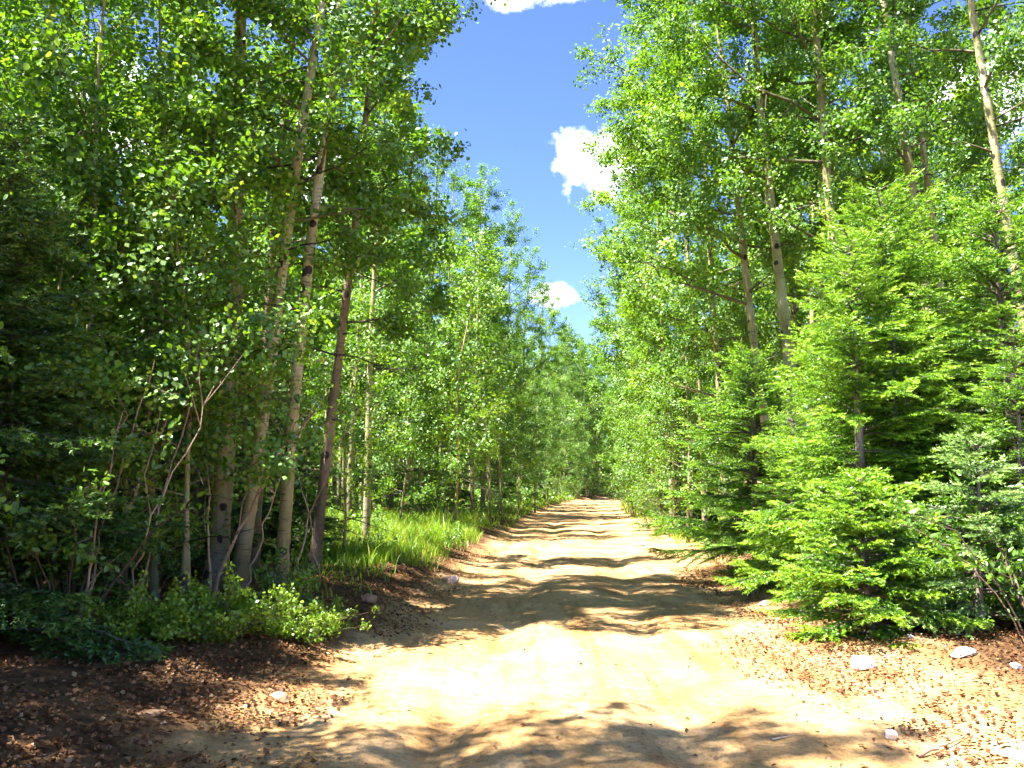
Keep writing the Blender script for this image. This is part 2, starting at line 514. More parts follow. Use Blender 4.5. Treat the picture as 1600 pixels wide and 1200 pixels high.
def aspen(seed, H, cb, Rad, r0, nleaf, leaf, bias=0.0, lean=(0, 0), bow=0.15, dead=10, fine=True, density=3.4, low=0.0, card=False):
    """trunk / branches / crown meshes of one aspen; the crown leans towards local +X by bias"""
    rng = np.random.default_rng(seed)
    tk, br, cr = MB(), MB(), MB()
    nz = 30 if fine else 12
    t = np.linspace(0, 1, nz)
    ph = rng.uniform(0, 6.28, 4)
    px = lean[0]*t + bow*np.sin(t*3.1+ph[0])*t + 0.06*np.sin(t*9+ph[1])*t**0.5
    py = lean[1]*t + bow*np.sin(t*2.7+ph[2])*t + 0.06*np.sin(t*8+ph[3])*t**0.5
    path = np.stack([px, py, t*H - 0.12], -1)
    rad = r0*((1-t)**0.8*0.93 + 0.05)*(1+0.55*np.exp(-t*H/0.22))
    rad *= 1 + 0.06*rng.normal(size=nz)
    tk.tube(path, rad, 12 if fine else 6, np.clip(0.15 + t*H*0.45 + rng.normal(0, 0.06, nz), 0.05, 1.0))

    def at(f):
        return np.array([np.interp(f, t, path[:, i]) for i in range(3)]), np.interp(f, t, rad)
    nl = int((1-cb)*H*density)
    hs = cb + (0.985-cb)*(np.arange(nl)+rng.uniform(0, 1, nl))/nl
    cl_pos, cl_out, cl_w = [], [], []
    for i, h in enumerate(hs):
        u = (h-cb)/(1-cb)
        az = i*2.399 + rng.uniform(-0.5, 0.5)
        env = Rad*((1-u)**0.60*min(1.0, (u+0.30+low)/0.5)) + 0.30
        L = env*rng.uniform(0.72, 1.1)*(1+bias*math.cos(az))
        el = R(8 + 52*u + rng.uniform(-12, 12))
        o, rr = at(h)
        d = np.array([math.cos(az)*math.cos(el), math.sin(az)*math.cos(el), math.sin(el)])
        m = 6
        s = np.linspace(0, 1, m)[:, None]
        lp = o + d*L*s + np.array([0, 0, 1])*(0.10*L*s**2) + rng.normal(size=(m, 3))*0.045*L*s
        lr = max(0.007, min(0.50*rr, 0.012*L+0.004))
        br.tube(lp, lr*(1-0.85*s[:, 0]), 5 if fine else 3, 0.30)
        ns = int(3 + L*(4.0 if fine else 2.2))
        for q in range(ns):
            f = rng.uniform(0.22, 1.0)
            b = np.array([np.interp(f, s[:, 0], lp[:, j]) for j in range(3)])
            sd = unit(d*0.8 + rng.normal(size=3)*0.62 + np.array([0, 0, 0.12]))
            sl = L*rng.uniform(0.18, 0.42)*(1.15-0.55*f) + 0.10
            e = b + sd*sl
            mid = (b+e)/2 + rng.normal(size=3)*0.06*sl
            br.tube(np.array([b, mid, e]), np.array([0.4*lr*(1-0.6*f)+0.002, 0.004, 0.0015]), 3, 0.12)
            k = max(2, int(sl/0.11))
            for g in np.linspace(0.3, 1.05, k):
                cl_pos.append(b + (e-b)*g); cl_out.append(d); cl_w.append(1.0)
    # bare dead limbs under the crown
    for i in range(dead):
        h = rng.uniform(0.10, cb+0.15)
        o, rr = at(h)
        az = rng.uniform(0, 6.28); el = R(rng.uniform(-18, 25)); L = rng.uniform(0.4, 1.5)*min(1, Rad/1.5)
        d = np.array([math.cos(az)*math.cos(el), math.sin(az)*math.cos(el), math.sin(el)])
        s = np.linspace(0, 1, 5)[:, None]
        lp = o + d*L*s + rng.normal(size=(5, 3))*0.05*L*s - np.array([0, 0, 0.08])*L*s**2
        br.tube(lp, 0.013*(1-0.85*s[:, 0])*(0.6+0.4*L), 4, 0.0)
        for q in range(4 if fine else 1):
            f = rng.uniform(0.3, 0.95)
            b = np.array([np.interp(f, s[:, 0], lp[:, j]) for j in range(3)])
            e = b + unit(d + rng.normal(size=3)*0.7)*L*rng.uniform(0.2, 0.45)
            br.tube(np.array([b, (b+e)/2+rng.normal(size=3)*0.03, e]), np.array([0.005, 0.0035, 0.0015]), 3, 0.0)
    P = np.array(cl_pos); O = np.array(cl_out)
    ci = rng.integers(0, len(P), nleaf)
    # some clusters are fuller than others
    wt = rng.gamma(0.7, 1.0, len(P)); ci = rng.choice(len(P), nleaf, p=wt/wt.sum())
    cen = P[ci] + rng.normal(size=(nleaf, 3))*np.array([0.10, 0.10, 0.075])*(1 if fine else 1.5)
    cn = rng.normal(size=(len(P), 3))*0.45
    nrm = rng.normal(size=(nleaf, 3))*0.6 + cn[ci] + O[ci]*0.5 + np.array([0, 0, 0.55])
    size = leaf*rng.uniform(0.65, 1.2, nleaf)
    ct = np.clip(rng.normal(0.5, 0.18, len(P)), 0, 1)
    tint = np.clip(ct[ci] + rng.normal(0, 0.13, nleaf), 0, 1)
    al = rng.normal(size=(nleaf, 3)) + np.array([0, 0, -0.6])
    leaves(cr, cen, nrm, size, rng, LEAF6 if fine and not card else LEAF4, LEAF6_F if fine and not card else LEAF4_F, tint, al)
    return tk, br, cr


def aspen_parts(bark='aspen_bark', **kw):
    tk, br, cr = aspen(**kw)
    return [('trunk', tk.mesh('aspen trunk', M[bark], True)), ('branches', br.mesh('aspen branches', M['aspen_bark'], True)),
            ('crown', cr.mesh('aspen crown', M['aspen_leaf']))]


def fir_parts(seed, H, Rad, mat='fir', base=0.04, whorl=0.26, per=6, needle=0.036, power=0.66, nk=18, droop=0.25, nw=0.0065, tipfrac=0.5):
    """trunk (with boughs) and needle crown: flat sprays of forking twigs, each twig set with needles"""
    rng = np.random.default_rng(seed)
    tk, nd, bo = MB(), MB(), MB()
    t = np.linspace(0, 1, 14)
    path = np.stack([0.05*np.sin(t*4+seed), 0.05*np.cos(t*3+seed)-0.05, t*H-0.1], -1)
    r0 = 0.013*H+0.02
    tk.tube(path, r0*(1-t)**0.9+0.006, 8, 0.8)
    A, B, TT = [], [], []          # twiglet start, end, tint
    z = base*H
    while z < H*0.985:
        u = z/H
        env = Rad*(1-u)**power + 0.10
        for j in range(per):
            az = rng.uniform(0, 6.28) if rng.random() < 0.3 else j*6.283/per + z*7.1 + rng.uniform(-0.35, 0.35)
            L = env*rng.uniform(0.62, 1.12)*(0.72+0.55*float(vnoise(az*1.3, z*1.5, seed)))
            el = R(-6 + 42*u + rng.uniform(-16, 14))
            o = np.array([np.interp(u, t, path[:, 0]), np.interp(u, t, path[:, 1]), z + rng.uniform(-0.55, 0.55)*whorl])
            d = np.array([math.cos(az)*math.cos(el), math.sin(az)*math.cos(el), math.sin(el)])
            s = np.linspace(0, 1, 7)
            bp = o + d*L*s[:, None] + np.array([0, 0, 1])*((-droop*s**2 + 0.16*s**4)*L)[:, None] + rng.normal(size=(7, 3))*0.02*L*s[:, None]
            bo.tube(bp, (0.006+0.008*L)*(1-0.88*s), 4, 0.3)
            side = unit(np.cross(d, [0, 0, 1]))
            n = max(5, int(L/0.042))
            for q in range(n):
                f = 0.16 + 0.84*(q+rng.uniform(0, 1))/n
                b = np.array([np.interp(f, s, bp[:, k]) for k in range(3)])
                fw = unit(np.array([np.interp(min(1, f+.1), s, bp[:, k]) - np.interp(f-.1, s, bp[:, k]) for k in range(3)]))
                tl = (0.42*L*(1.08-f)**0.7*min(1, f*2.2) + 0.07)*rng.uniform(0.65, 1.1)
                sg = 1 if q % 2 else -1
                td = unit(fw*0.75 + side*sg*0.85 + np.array([0, 0, rng.uniform(-0.28, 0.12)]))
                k = max(1, int(tl/0.085))
                p = b
                for w in range(k):
                    td = unit(td + fw*0.10 + np.array([0, 0, -0.07]) + rng.normal(size=3)*0.05)
                    e = p + td*tl/k
                    tip = (w+1)/k
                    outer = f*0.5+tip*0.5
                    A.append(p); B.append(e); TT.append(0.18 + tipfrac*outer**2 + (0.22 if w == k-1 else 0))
                    if k > 1 and rng.random() < 0.8:
                        sd = unit(td*0.7 + np.cross(td, [0, 0, 1])*(1 if rng.random() < .5 else -1)*0.8 + np.array([0, 0, rng.uniform(-.2, .1)]))
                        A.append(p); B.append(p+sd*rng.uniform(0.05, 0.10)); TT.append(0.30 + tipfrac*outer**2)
                    p = e
            # leader at the bough's tip
            A.append(bp[-2]); B.append(bp[-1] + (bp[-1]-bp[-2])*0.3); TT.append(0.85)
        z += whorl*(0.55+0.6*(1-u))*rng.uniform(0.8, 1.2)
    A.append(path[-2]); B.append(path[-1] + np.array([0, 0, 0.12])); TT.append(0.8)
    A, B, TT = np.array(A), np.array(B), np.array(TT)
    TT = np.clip(TT + rng.normal(0, 0.07, len(TT)), 0, 1)
    # needles: thin triangles all round each twiglet
    n = len(A)
    D = B-A; Ln = np.linalg.norm(D, axis=1, keepdims=True); T = D/(Ln+1e-9)
    ref = np.tile(np.array([0, 0, 1.0]), (n, 1))
    U = unit(np.cross(T, ref)); V = np.cross(U, T)
    f = (np.arange(nk)+0.5)/nk
    ang = rng.uniform(0, 6.28, (n, nk))
    # mostly to the two sides and upwards
    ca, sa = np.cos(ang), np.sin(ang)*0.55+0.12
    base_p = A[:, None] + D[:, None]*f[None, :, None]
    out = unit(ca[..., None]*U[:, None] + sa[..., None]*V[:, None] + 0.75*T[:, None])
    nl_ = needle*rng.uniform(0.7, 1.2, (n, nk))[..., None]
    wv = unit(np.cross(out, rng.normal(size=(n, nk, 3))))*nw
    tri = np.stack([base_p-wv, base_p+wv, base_p+out*nl_], 2).reshape(-1, 3)
    nt = n*nk
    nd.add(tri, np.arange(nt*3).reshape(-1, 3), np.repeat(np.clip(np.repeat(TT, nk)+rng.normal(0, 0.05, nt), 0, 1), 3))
    return [('trunk', tk.mesh('fir trunk', M['fir_bark'], True)), ('branches', bo.mesh('fir branches', M['fir_bark'], True)), ('crown', nd.mesh('fir crown', M[mat]))]


def shrub_parts(seed, H, spread, nstem, per_leaf, leaf, mat='dark_leaf', shape=OVAL6, stem_r=0.009, arch=0.3, lowleaf=0.3, bark='old_bark', up=0.5, sigma=0.035):
    rng = np.random.default_rng(seed)
    st, fo = MB(), MB()
    P, O = [], []
    for i in range(nstem):
        az = rng.uniform(0, 6.28); sp = spread*math.sqrt(rng.uniform(0.02, 1)); h = H*rng.uniform(0.6, 1.05)*(1-0.35*sp/spread)
        s = np.linspace(0, 1, 7)
        o = np.array([math.cos(az), math.sin(az), 0])*sp*0.18
        p = o + np.stack([math.cos(az)*sp*s**1.3, math.sin(az)*sp*s**1.3, h*(s-arch*s**3*sp/spread)/(1-arch*0.5)], -1) + rng.normal(size=(7, 3))*0.03*h*s[:, None]
        p[0, 2] = -0.06
        st.tube(p, stem_r*rng.uniform(0.7, 1.3)*(1-0.8*s), 4, 0.6)
        nb = int(4+h*5)
        for q in range(nb):
            f = rng.uniform(lowleaf, 1)
            b = np.array([np.interp(f, s, p[:, k]) for k in range(3)])
            d = unit(rng.normal(size=3) + np.array([math.cos(az)*.6, math.sin(az)*.6, 0.5]))
            l_ = h*rng.uniform(0.10, 0.30)*(1.2-0.6*f)
            e = b + d*l_
            st.tube(np.array([b, (b+e)/2, e]), np.array([0.0035, 0.0025, 0.001]), 3, 0.4)
            for g in np.linspace(0.25, 1.0, max(2, int(l_/0.05))):
                P.append(b+(e-b)*g); O.append(d)
    P, O = np.array(P), np.array(O)
    n = per_leaf
    ci = rng.integers(0, len(P), n)
    nrm = rng.normal(size=(n, 3))*0.6 + np.array([0, 0, up])
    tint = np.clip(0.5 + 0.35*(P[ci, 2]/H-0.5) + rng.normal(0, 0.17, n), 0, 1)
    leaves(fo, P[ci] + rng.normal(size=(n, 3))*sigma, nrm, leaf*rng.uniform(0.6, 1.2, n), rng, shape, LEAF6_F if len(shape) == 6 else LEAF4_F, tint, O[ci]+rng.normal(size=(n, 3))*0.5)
    return [('stems', st.mesh('shrub stems', M[bark], True)), ('foliage', fo.mesh('shrub foliage', M[mat]))]


# ------------------------------------------------------------------ hero aspens (own meshes, own labels)
def hero(label, x, y, rotz=0.0, group=None, name='aspen_tree', **kw):
    return thing(name, aspen_parts(**kw), label, 'tree', (x, y, hz(x, y)), R(rotz), group=group)


GL = 'aspens at the left edge of the road'
GR = 'aspens at the right edge of the road'
NL = 22000
hero('thick grey-shaded aspen trunk, the widest of the clump behind the green shrub', -3.50, 10.7, 0, GL, seed=1, H=14, cb=0.28, Rad=2.0, r0=0.130, nleaf=NL, leaf=0.058, bias=0.15, lean=(0.3, 0), dead=6)
hero('pale aspen leaning right out of the clump beside the thick grey trunk', -3.22, 10.5, 0, GL, seed=2, H=13.5, cb=0.32, Rad=1.8, r0=0.092, nleaf=18000, leaf=0.058, bias=0.2, lean=(1.5, 0.2), dead=8)
hero('aspen with dark cracked bark standing just behind the leaning pale one', -3.75, 13.0, 0, GL, seed=3, H=13.5, cb=0.36, Rad=1.9, r0=0.095, nleaf=16000, leaf=0.060, lean=(0.4, 0), bark='dark_aspen')
hero('cream aspen with black scars, its branches reaching out over the road', -2.72, 10.6, 0, GL, seed=4, H=13.5, cb=0.34, Rad=2.0, r0=0.085, nleaf=18000, leaf=0.058, bias=0.0, lean=(0.6, 0.3), bow=0.2, dead=7)
hero('darker leaning aspen between the scarred cream aspen and the grassy patch', -2.75, 12.5, 0, GL, seed=5, H=13, cb=0.28, Rad=1.7, r0=0.082, nleaf=17000, leaf=0.058, bias=0.1, lean=(1.1, 0.4), bark='dark_aspen', dead=9)
hero('slim aspen standing at the left end of the sunny grass', -2.85, 17.4, 0, GL, seed=6, H=12.5, cb=0.28, Rad=1.5, r0=0.075, nleaf=10000, leaf=0.085, bias=0.1, lean=(0.4, 0), dead=8)

hero('pale aspen rising behind the gap between the two bright firs', 5.25, 16.0, 180, GR, seed=11, card=True, H=17, cb=0.36, Rad=2.8, r0=0.125, nleaf=36000, leaf=0.064, bias=0.25, lean=(0.9, 0), dead=16)
hero('thinner aspen close behind, leaning towards the road over the smaller fir', 5.35, 17.6, 180, GR, seed=12, card=True, H=15.5, cb=0.32, Rad=2.8, r0=0.105, nleaf=32000, leaf=0.066, bias=0.40, lean=(1.6, 0), dead=14)
hero('aspen with mottled bark rising above the tall fir tip', 6.0, 15.2, 180, GR, seed=13, card=True, H=17, cb=0.32, Rad=2.6, r0=0.12, nleaf=30000, leaf=0.064, bias=0.30, lean=(0.9, 0), dead=10)
hero('sunlit gently bending aspen right of the mottled one', 7.0, 14.4, 180, GR, seed=14, card=True, H=17, cb=0.34, Rad=2.0, r0=0.11, nleaf=22000, leaf=0.064, bias=0.15, lean=(0.8, 0), bow=0.25, dead=14)
hero('leaning aspen at the right edge of the picture, bark in dapples', 7.6, 12.4, 180, GR, seed=15, card=True, H=16, cb=0.40, Rad=1.9, r0=0.085, nleaf=17000, leaf=0.064, bias=0.1, lean=(1.5, 0), dead=14)
hero('slender twisting aspen between the bending one and the one at the edge', 8.6, 17.0, 180, GR, seed=16, card=True, H=16, cb=0.45, Rad=1.7, r0=0.09, nleaf=13000, leaf=0.066, bias=0.1, lean=(1.2, 0), bow=0.3, dead=12)

# ------------------------------------------------------------------ shared aspen kinds
protos = [aspen_parts(seed=40+i, H=16, cb=c, Rad=r, card=True, r0=0.095, nleaf=n, leaf=0.068, bias=0.25, lean=(0.5, 0), bow=0.22, dead=10, low=0.15)
          for i, (c, r, n) in enumerate([(0.22, 2.5, 30000), (0.28, 2.2, 25000), (0.16, 2.3, 28000), (0.34, 1.9, 19000)])]
sparse = aspen_parts(seed=55, H=15, cb=0.34, Rad=2.2, r0=0.10, nleaf=9000, leaf=0.070, bias=0.2, lean=(0.4, 0), dead=6)
far_protos = [aspen_parts(seed=60+i, H=16, cb=c, Rad=r, r0=0.11, nleaf=n, leaf=0.14, bias=0.15, lean=(0.4, 0), dead=6, fine=False, low=0.2)
              for i, (c, r, n) in enumerate([(0.20, 2.2, 8000), (0.32, 2.0, 7000), (0.42, 1.7, 5500)])]
young = [aspen_parts(seed=80+i, H=5.5, cb=c, Rad=r, card=True, r0=0.032, nleaf=n, leaf=0.058, bias=0.1, lean=(0.3, 0), bow=0.12, dead=5, density=7, low=0.2)
         for i, (c, r, n) in enumerate([(0.22, 1.25, 8000), (0.40, 1.0, 5200), (0.15, 1.15, 7500)])]

mid = [aspen_parts(seed=90+i, H=8.5, cb=c, Rad=r, r0=0.05, nleaf=n, leaf=0.066, bias=0.1, lean=(0.35, 0), bow=0.15, dead=6, density=5.5, low=0.2)
       for i, (c, r, n) in enumerate([(0.20, 1.6, 10000), (0.38, 1.35, 7500), (0.10, 1.5, 9500)])]


def put(parts, x, y, label, rot, s=1.0, group=None, name='aspen_tree', tilt=(0, 0), cat='tree'):
    return thing(name, parts, label, cat, (x, y, hz(x, y)-0.02), R(rot), s, tilt, group)


# row along the right-hand edge, crowns leaning over the road
right_row = [(5.0, 21.0, 0, 1.02, 'leafy aspen rising straight behind the smaller bright fir'),
             (5.3, 24.6, 2, 1.00, 'low-branched aspen hanging over the road past the smaller fir'),
             (5.1, 28.5, 0, 0.98, 'full-crowned aspen behind the grey-green spruce boughs'),
             (6.4, 32.0, 2, 1.00, 'aspen with foliage to the ground beyond the grey-green spruce'),
             (6.0, 36.5, 1, 1.00, 'aspen in the right-hand wall above the roadside bushes'),
             (6.7, 42.0, 0, 1.00, 'aspen of the right-hand wall midway to the bend'),
             (7.6, 48.0, 2, 0.98, 'aspen of the right-hand wall well short of the bend'),
             (8.3, 55.0, 0, 0.98, 'small-looking aspen of the right-hand wall near the bend'),
             (9.6, 63.0, 2, 1.0, 'last but one aspen of the right-hand wall before the bend'),
             (11.4, 72.0, 0, 1.0, 'last aspen of the right-hand wall before the bend')]
for x, y, k, s, lab in right_row:
    put(protos[k], x, y, lab, 180+random.Random(x*7).uniform(-40, 40), s, GR)
left_row = [(-5.0, 27.5, 0, 1.0, 'tall dense aspen at the back of the sunny grass'),
            (-3.4, 33.0, 2, 0.93, 'leafy aspen behind the young trees on the grass'),
            (-5.8, 35.0, 0, 1.05, 'tall dark aspen further back behind the young trees'),
            (-1.7, 38.5, 0, 0.98, 'aspen with a pointed top standing highest beside the open sky'),
            (-3.4, 41.0, 1, 1.0, 'aspen just left of the pointed-topped one'),
            (-0.6, 44.0, 2, 0.98, 'aspen whose slope of foliage falls right of the pointed top'),
            (0.4, 51.0, 0, 0.95, 'aspen of the left-hand wall under the little cloud'),
            (1.5, 58.0, 2, 0.95, 'aspen of the left-hand wall past the little cloud'),
            (2.4, 66.0, 0, 0.95, 'aspen of the left-hand wall close to the bend'),
            (4.0, 75.0, 2, 0.98, 'last aspen of the left-hand wall before the bend')]
for x, y, k, s, lab in left_row:
    put(protos[k], x, y, lab, random.Random(y).uniform(-50, 50), s, GL)

for x, y, k, s, lab in [(5.0, 85.0, 2, 0.95, 'dense aspen at the left corner of the bend'), (6.6, 88.5, 2, 1.0, 'dense aspen straight down the road, left of two closing it'), (8.0, 92.5, 0, 1.0, 'dense aspen straight down the road, right of two closing it'),
                      (7.2, 97.0, 2, 1.05, 'aspen filling the gap between the two that close the road'), (9.6, 100.0, 0, 1.05, 'aspen behind the bend on the outer side'), (12.6, 106.0, 2, 1.1, 'aspen furthest round the bend')]:
    put(protos[k], x, y, lab, y*37, s, 'aspens closing the road')

for x, y, k, s, lab in [(6.1, 84.0, 2, 0.62, 'low young aspen at the left corner of the bend'), (7.3, 87.6, 0, 0.6, 'low young aspen straight down the road'), (8.1, 91.0, 2, 0.65, 'low young aspen behind the one straight down the road'), (9.4, 95.5, 0, 0.7, 'low young aspen where the road slips out of sight')]:
    put(mid[k], x, y, lab, y*31, s, 'low trees closing the road', 'young_aspen')

# young aspens round the grass and in the left thicket
put(young[1], -3.36, 9.1, 'thin pale sapling stem, left of the pair before the thick trunk', 20, 0.95, 'saplings', 'aspen_sapling', cat='sapling')
put(young[0], -3.25, 9.15, 'thin pale sapling stem, right of the pair before the thick trunk', 200, 1.0, 'saplings', 'aspen_sapling', cat='sapling')
put(young[0], -2.75, 14.6, 'leafy sapling beside the darker leaning aspen', 60, 0.80, 'saplings', 'aspen_sapling', cat='sapling')
put(young[2], -3.2, 25.5, 'light green sapling at the back of the grass, left of two', -20, 1.15, 'saplings', 'aspen_sapling', cat='sapling')
put(young[0], -1.65, 25.5, 'tallest light green sapling at the road end of the grass', 30, 1.5, 'saplings', 'aspen_sapling', cat='sapling')
put(young[1], -0.7, 29.0, 'small sapling where the grass meets the dark trunks', 120, 1.0, 'saplings', 'aspen_sapling', cat='sapling')
put(young[2], -4.7, 8.6, 'bushy sapling in the dim thicket left of the sapling pair', 40, 0.95, 'saplings', 'aspen_sapling', cat='sapling')
put(young[0], -4.3, 10.0, 'broad sapling whose leaves catch the sun over the thicket', 130, 1.1, 'saplings', 'aspen_sapling', cat='sapling')
put(young[2], -5.6, 10.4, 'sapling deep in the thicket behind the dark fir', 250, 1.1, 'saplings', 'aspen_sapling', cat='sapling')

for i, (x, y, k, sc, lab) in enumerate([(-4.45, 8.9, 0, 1.45, 'sunlit young aspen in front of the thicket, above the many-stemmed shrub'), (-5.3, 9.4, 2, 1.6, 'young aspen filling the thicket between the dark firs'),
                                       (-3.9, 9.9, 1, 1.5, 'slim young aspen whose leaves hide the thick grey trunk'), (-6.2, 8.2, 0, 1.7, 'tall young aspen high at the left edge of the picture'),
                                       (-5.0, 6.4, 2, 1.25, 'young aspen just past the left edge beside the dark fir'), (-6.6, 6.6, 0, 1.5, 'young aspen outside the left edge'), (-4.6, 4.3, 0, 1.15, 'young aspen out of view shading the lower left corner'), (-5.3, 5.3, 2, 1.15, 'second young aspen out of view by the lower left corner')]):
    put(mid[k], x, y, lab, i*80+30, sc*0.64, 'young aspens in the thicket', 'young_aspen')

for i, (x, y, k, sc, lab) in enumerate([(4.9, 19.6, 2, 0.72, 'young aspen filling the gap behind the smaller yellow-green fir'), (4.5, 23.0, 0, 0.8, 'young aspen leafy to the ground, nearest past the smaller fir on the right'),
                                       (4.75, 26.0, 2, 0.85, 'young aspen standing over the grey-green spruce'), (5.0, 30.0, 0, 0.85, 'young aspen just past the grey-green spruce'),
                                       (5.5, 35.0, 2, 0.9, 'young aspen on the right verge above the first light green bush'), (6.0, 41.5, 0, 0.95, 'young aspen on the right verge above the second light green bush'),
                                       (6.9, 47.5, 2, 1.0, 'young aspen furthest along the right verge')]):
    put(mid[k], x, y, lab, i*70, sc, 'young aspens on the right verge', 'young_aspen')
for i, (x, y, k, sc, lab) in enumerate([(-4.6, 29.0, 2, 0.8, 'young aspen in the dark behind the back of the grass'), (-2.3, 31.0, 2, 0.75, 'young aspen behind the tallest sapling'),
                                       (-0.4, 34.0, 0, 0.8, 'young aspen at the road end of the dark stand'), (0.3, 40.0, 2, 0.85, 'young aspen at the left road edge below the pointed-topped aspen'),
                                       (1.2, 47.0, 0, 0.85, 'young aspen at the left road edge further on'), (2.2, 56.0, 2, 0.9, 'young aspen at the left road edge near the bend')]):
    put(mid[k], x, y, lab, i*70+20, sc, 'young aspens on the left verge', 'young_aspen')

# forest behind: random rows with minimum spacing
rnd = random.Random(5)
used = [(-3.5, 10.7), (-3.2, 10.5), (-3.7, 13.0), (-2.7, 10.6), (-2.75, 12.5), (-2.85, 17.4), (5.2, 16), (5.3, 17.6), (6, 15.2), (7, 14.4), (7.6, 12.4), (8.6, 17)]
used += [(a[0], a[1]) for a in right_row + left_row]


filled = []


def fill(n, xr, yr, gap, label, group, kinds, test=None, srange=(0.85, 1.1), face=0, name='aspen_tree'):
    k = 0; tries = 0
    while k < n and tries < n*60:
        tries += 1
        x, y = rnd.uniform(*xr), rnd.uniform(*yr)
        s = x - float(cx(y))
        px = 800 + 1386*x/max(y, 1)
        if y > 6 and not -220 < px < 1820:
            continue
        if abs(s) < HW+1.8 or (test and not test(x, y)):
            continue
        if any((x-a)**2+(y-b)**2 < gap*gap for a, b in used):
            continue
        used.append((x, y)); k += 1
        o = put(rnd.choice(kinds), x, y, label, face+rnd.uniform(-180, 180), rnd.uniform(*srange), group, name, tilt=(R(rnd.gauss(0, 1.5)), R(rnd.gauss(0, 1.5))))
        filled.append(o)


clear = lambda x, y: not (-12.5 < x < 1.0 and 13.5 < y < 29)
fill(10, (-11, -6.0), (9.5, 14.0), 1.3, 'aspen among the dim trunks of the thicket left of the thick grey trunk', 'aspens in the left thicket', protos[1:2]+protos[3:], lambda x, y: x < -6.0, (0.7, 0.85))
fill(18, (-22, -8), (16, 34), 1.6, 'dim aspen deep in the woods behind the sunny grass', 'aspens deep in the left woods', protos[3:]+far_protos, clear)
fill(46, (-20, 3), (31, 72), 1.5, 'slender aspen trunk in the dark stand beyond the sunny grass', 'aspens in the dark stand beyond the grass', far_protos, lambda x, y: x < float(cx(y))-HW-2.4)
fill(24, (7.0, 19), (14, 34), 1.6, 'aspen in the right-hand woods behind the front trunks', 'aspens deep in the right woods', protos[1:2]+protos[3:]+far_protos[1:], lambda x, y: x > float(cx(y))+5.5)
fill(22, (7.0, 22), (34, 76), 1.8, 'aspen hidden in the right-hand woods beyond the spruce', 'aspens far in the right woods', far_protos, lambda x, y: x > float(cx(y))+3.0)
fill(28, (-6, 24), (86, 108), 1.9, 'aspen in the stand that closes the road at its far bend', 'aspens at the far bend', far_protos, lambda x, y: y > 86+max(0, (x-8)*0.9), (0.95, 1.2))
# outside the picture on the left and behind: these throw the shade across the foreground
for i, (x, y, k, sc, lab) in enumerate([(-4.6, 3.6, 3, 0.9, 'aspen beside the road just behind the left edge of view'), (-5.9, 2.5, 3, 1.0, 'aspen beside the road level with the viewer'),
                                       (-4.2, 1.7, 3, 0.85, 'aspen at the road edge level with the viewer'), (-8.6, 4.4, 0, 0.9, 'tall aspen left of the viewer in the woods'),
                                       (-5.0, -1.2, 1, 0.95, 'aspen beside the road behind the viewer')]):
    used.append((x, y))
    put(sparse if k == 3 else protos[k], x, y, lab, i*77, sc, 'aspens beside the viewer')


# the wood all round, far beyond what can be told apart
def far_wood():
    rng = np.random.default_rng(9)
    mb = MB()
    n = 560
    ang = np.where(rng.uniform(0, 1, n) < 0.7, rng.uniform(0.5, 2.64, n), rng.uniform(0, 6.283, n)); rad = rng.uniform(60, 150, n)
    x = rad*np.cos(ang); y = 30+rad*np.sin(ang)*1.05
    x[:110] = rng.uniform(-14, 26, 110); y[:110] = rng.uniform(113, 135, 110)
    ok = (np.abs(x-cx(np.clip(y, -40, 150))) > 5) & ~((y > -35) & (y < 86) & (np.abs(x) < 27))
    ok &= ~((y > 75) & (y < 113) & (x > -9) & (x < 27))
    x, y = x[ok], y[ok]
    for i in range(len(x)):
        H = rng.uniform(12, 18); r = rng.uniform(1.6, 2.4)
        z0 = hz(x[i], y[i])
        mb.tube(np.array([[x[i], y[i], z0-0.3], [x[i]+rng.normal()*.3, y[i], z0+H*.5], [x[i], y[i], z0+H*.95]]), np.array([.13, .09, .02]), 4, 0.3)
        m = 210
        u = rng.beta(1.2, 1.3, m); a = rng.uniform(0, 6.28, m)
        rr = r*((1-u)**.6)*np.sqrt(rng.uniform(0.1, 1, m))+0.15
        c = np.stack([x[i]+rr*np.cos(a), y[i]+rr*np.sin(a), z0+H*(0.01+1.0*u)], -1)
        nr = rng.normal(size=(m, 3))*.7 + np.stack([np.cos(a)*.5, np.sin(a)*.5, np.full(m, .5)], -1)
        leaves(mb, c, nr, rng.uniform(0.55, 0.9, m), rng, LEAF4, LEAF4_F, np.clip(rng.normal(.5, .18, m), 0, 1))
    return mb.mesh('far wood', M['aspen_leaf'])


tag(obj('distant_woods', far_wood()), 'mass of far aspen woods closing every gap between the trunks', 'woods', kind='stuff')

# ------------------------------------------------------------------ firs
GF = 'firs along the right verge'
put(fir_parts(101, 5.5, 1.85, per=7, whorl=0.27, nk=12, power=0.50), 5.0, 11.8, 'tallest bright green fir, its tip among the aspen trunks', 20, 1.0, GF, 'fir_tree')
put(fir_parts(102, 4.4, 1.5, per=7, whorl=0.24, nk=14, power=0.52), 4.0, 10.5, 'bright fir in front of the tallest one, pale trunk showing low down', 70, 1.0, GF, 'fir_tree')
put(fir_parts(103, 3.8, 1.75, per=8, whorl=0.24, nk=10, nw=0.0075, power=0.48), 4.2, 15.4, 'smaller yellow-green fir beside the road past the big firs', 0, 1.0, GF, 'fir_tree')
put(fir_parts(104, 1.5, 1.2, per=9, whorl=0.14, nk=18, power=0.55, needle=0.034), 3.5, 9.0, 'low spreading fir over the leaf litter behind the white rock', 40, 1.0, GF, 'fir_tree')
sp = fir_parts(105, 1.9, 1.0, 'blue_fir', per=7, whorl=0.18, nk=20, power=0.65, needle=0.030)
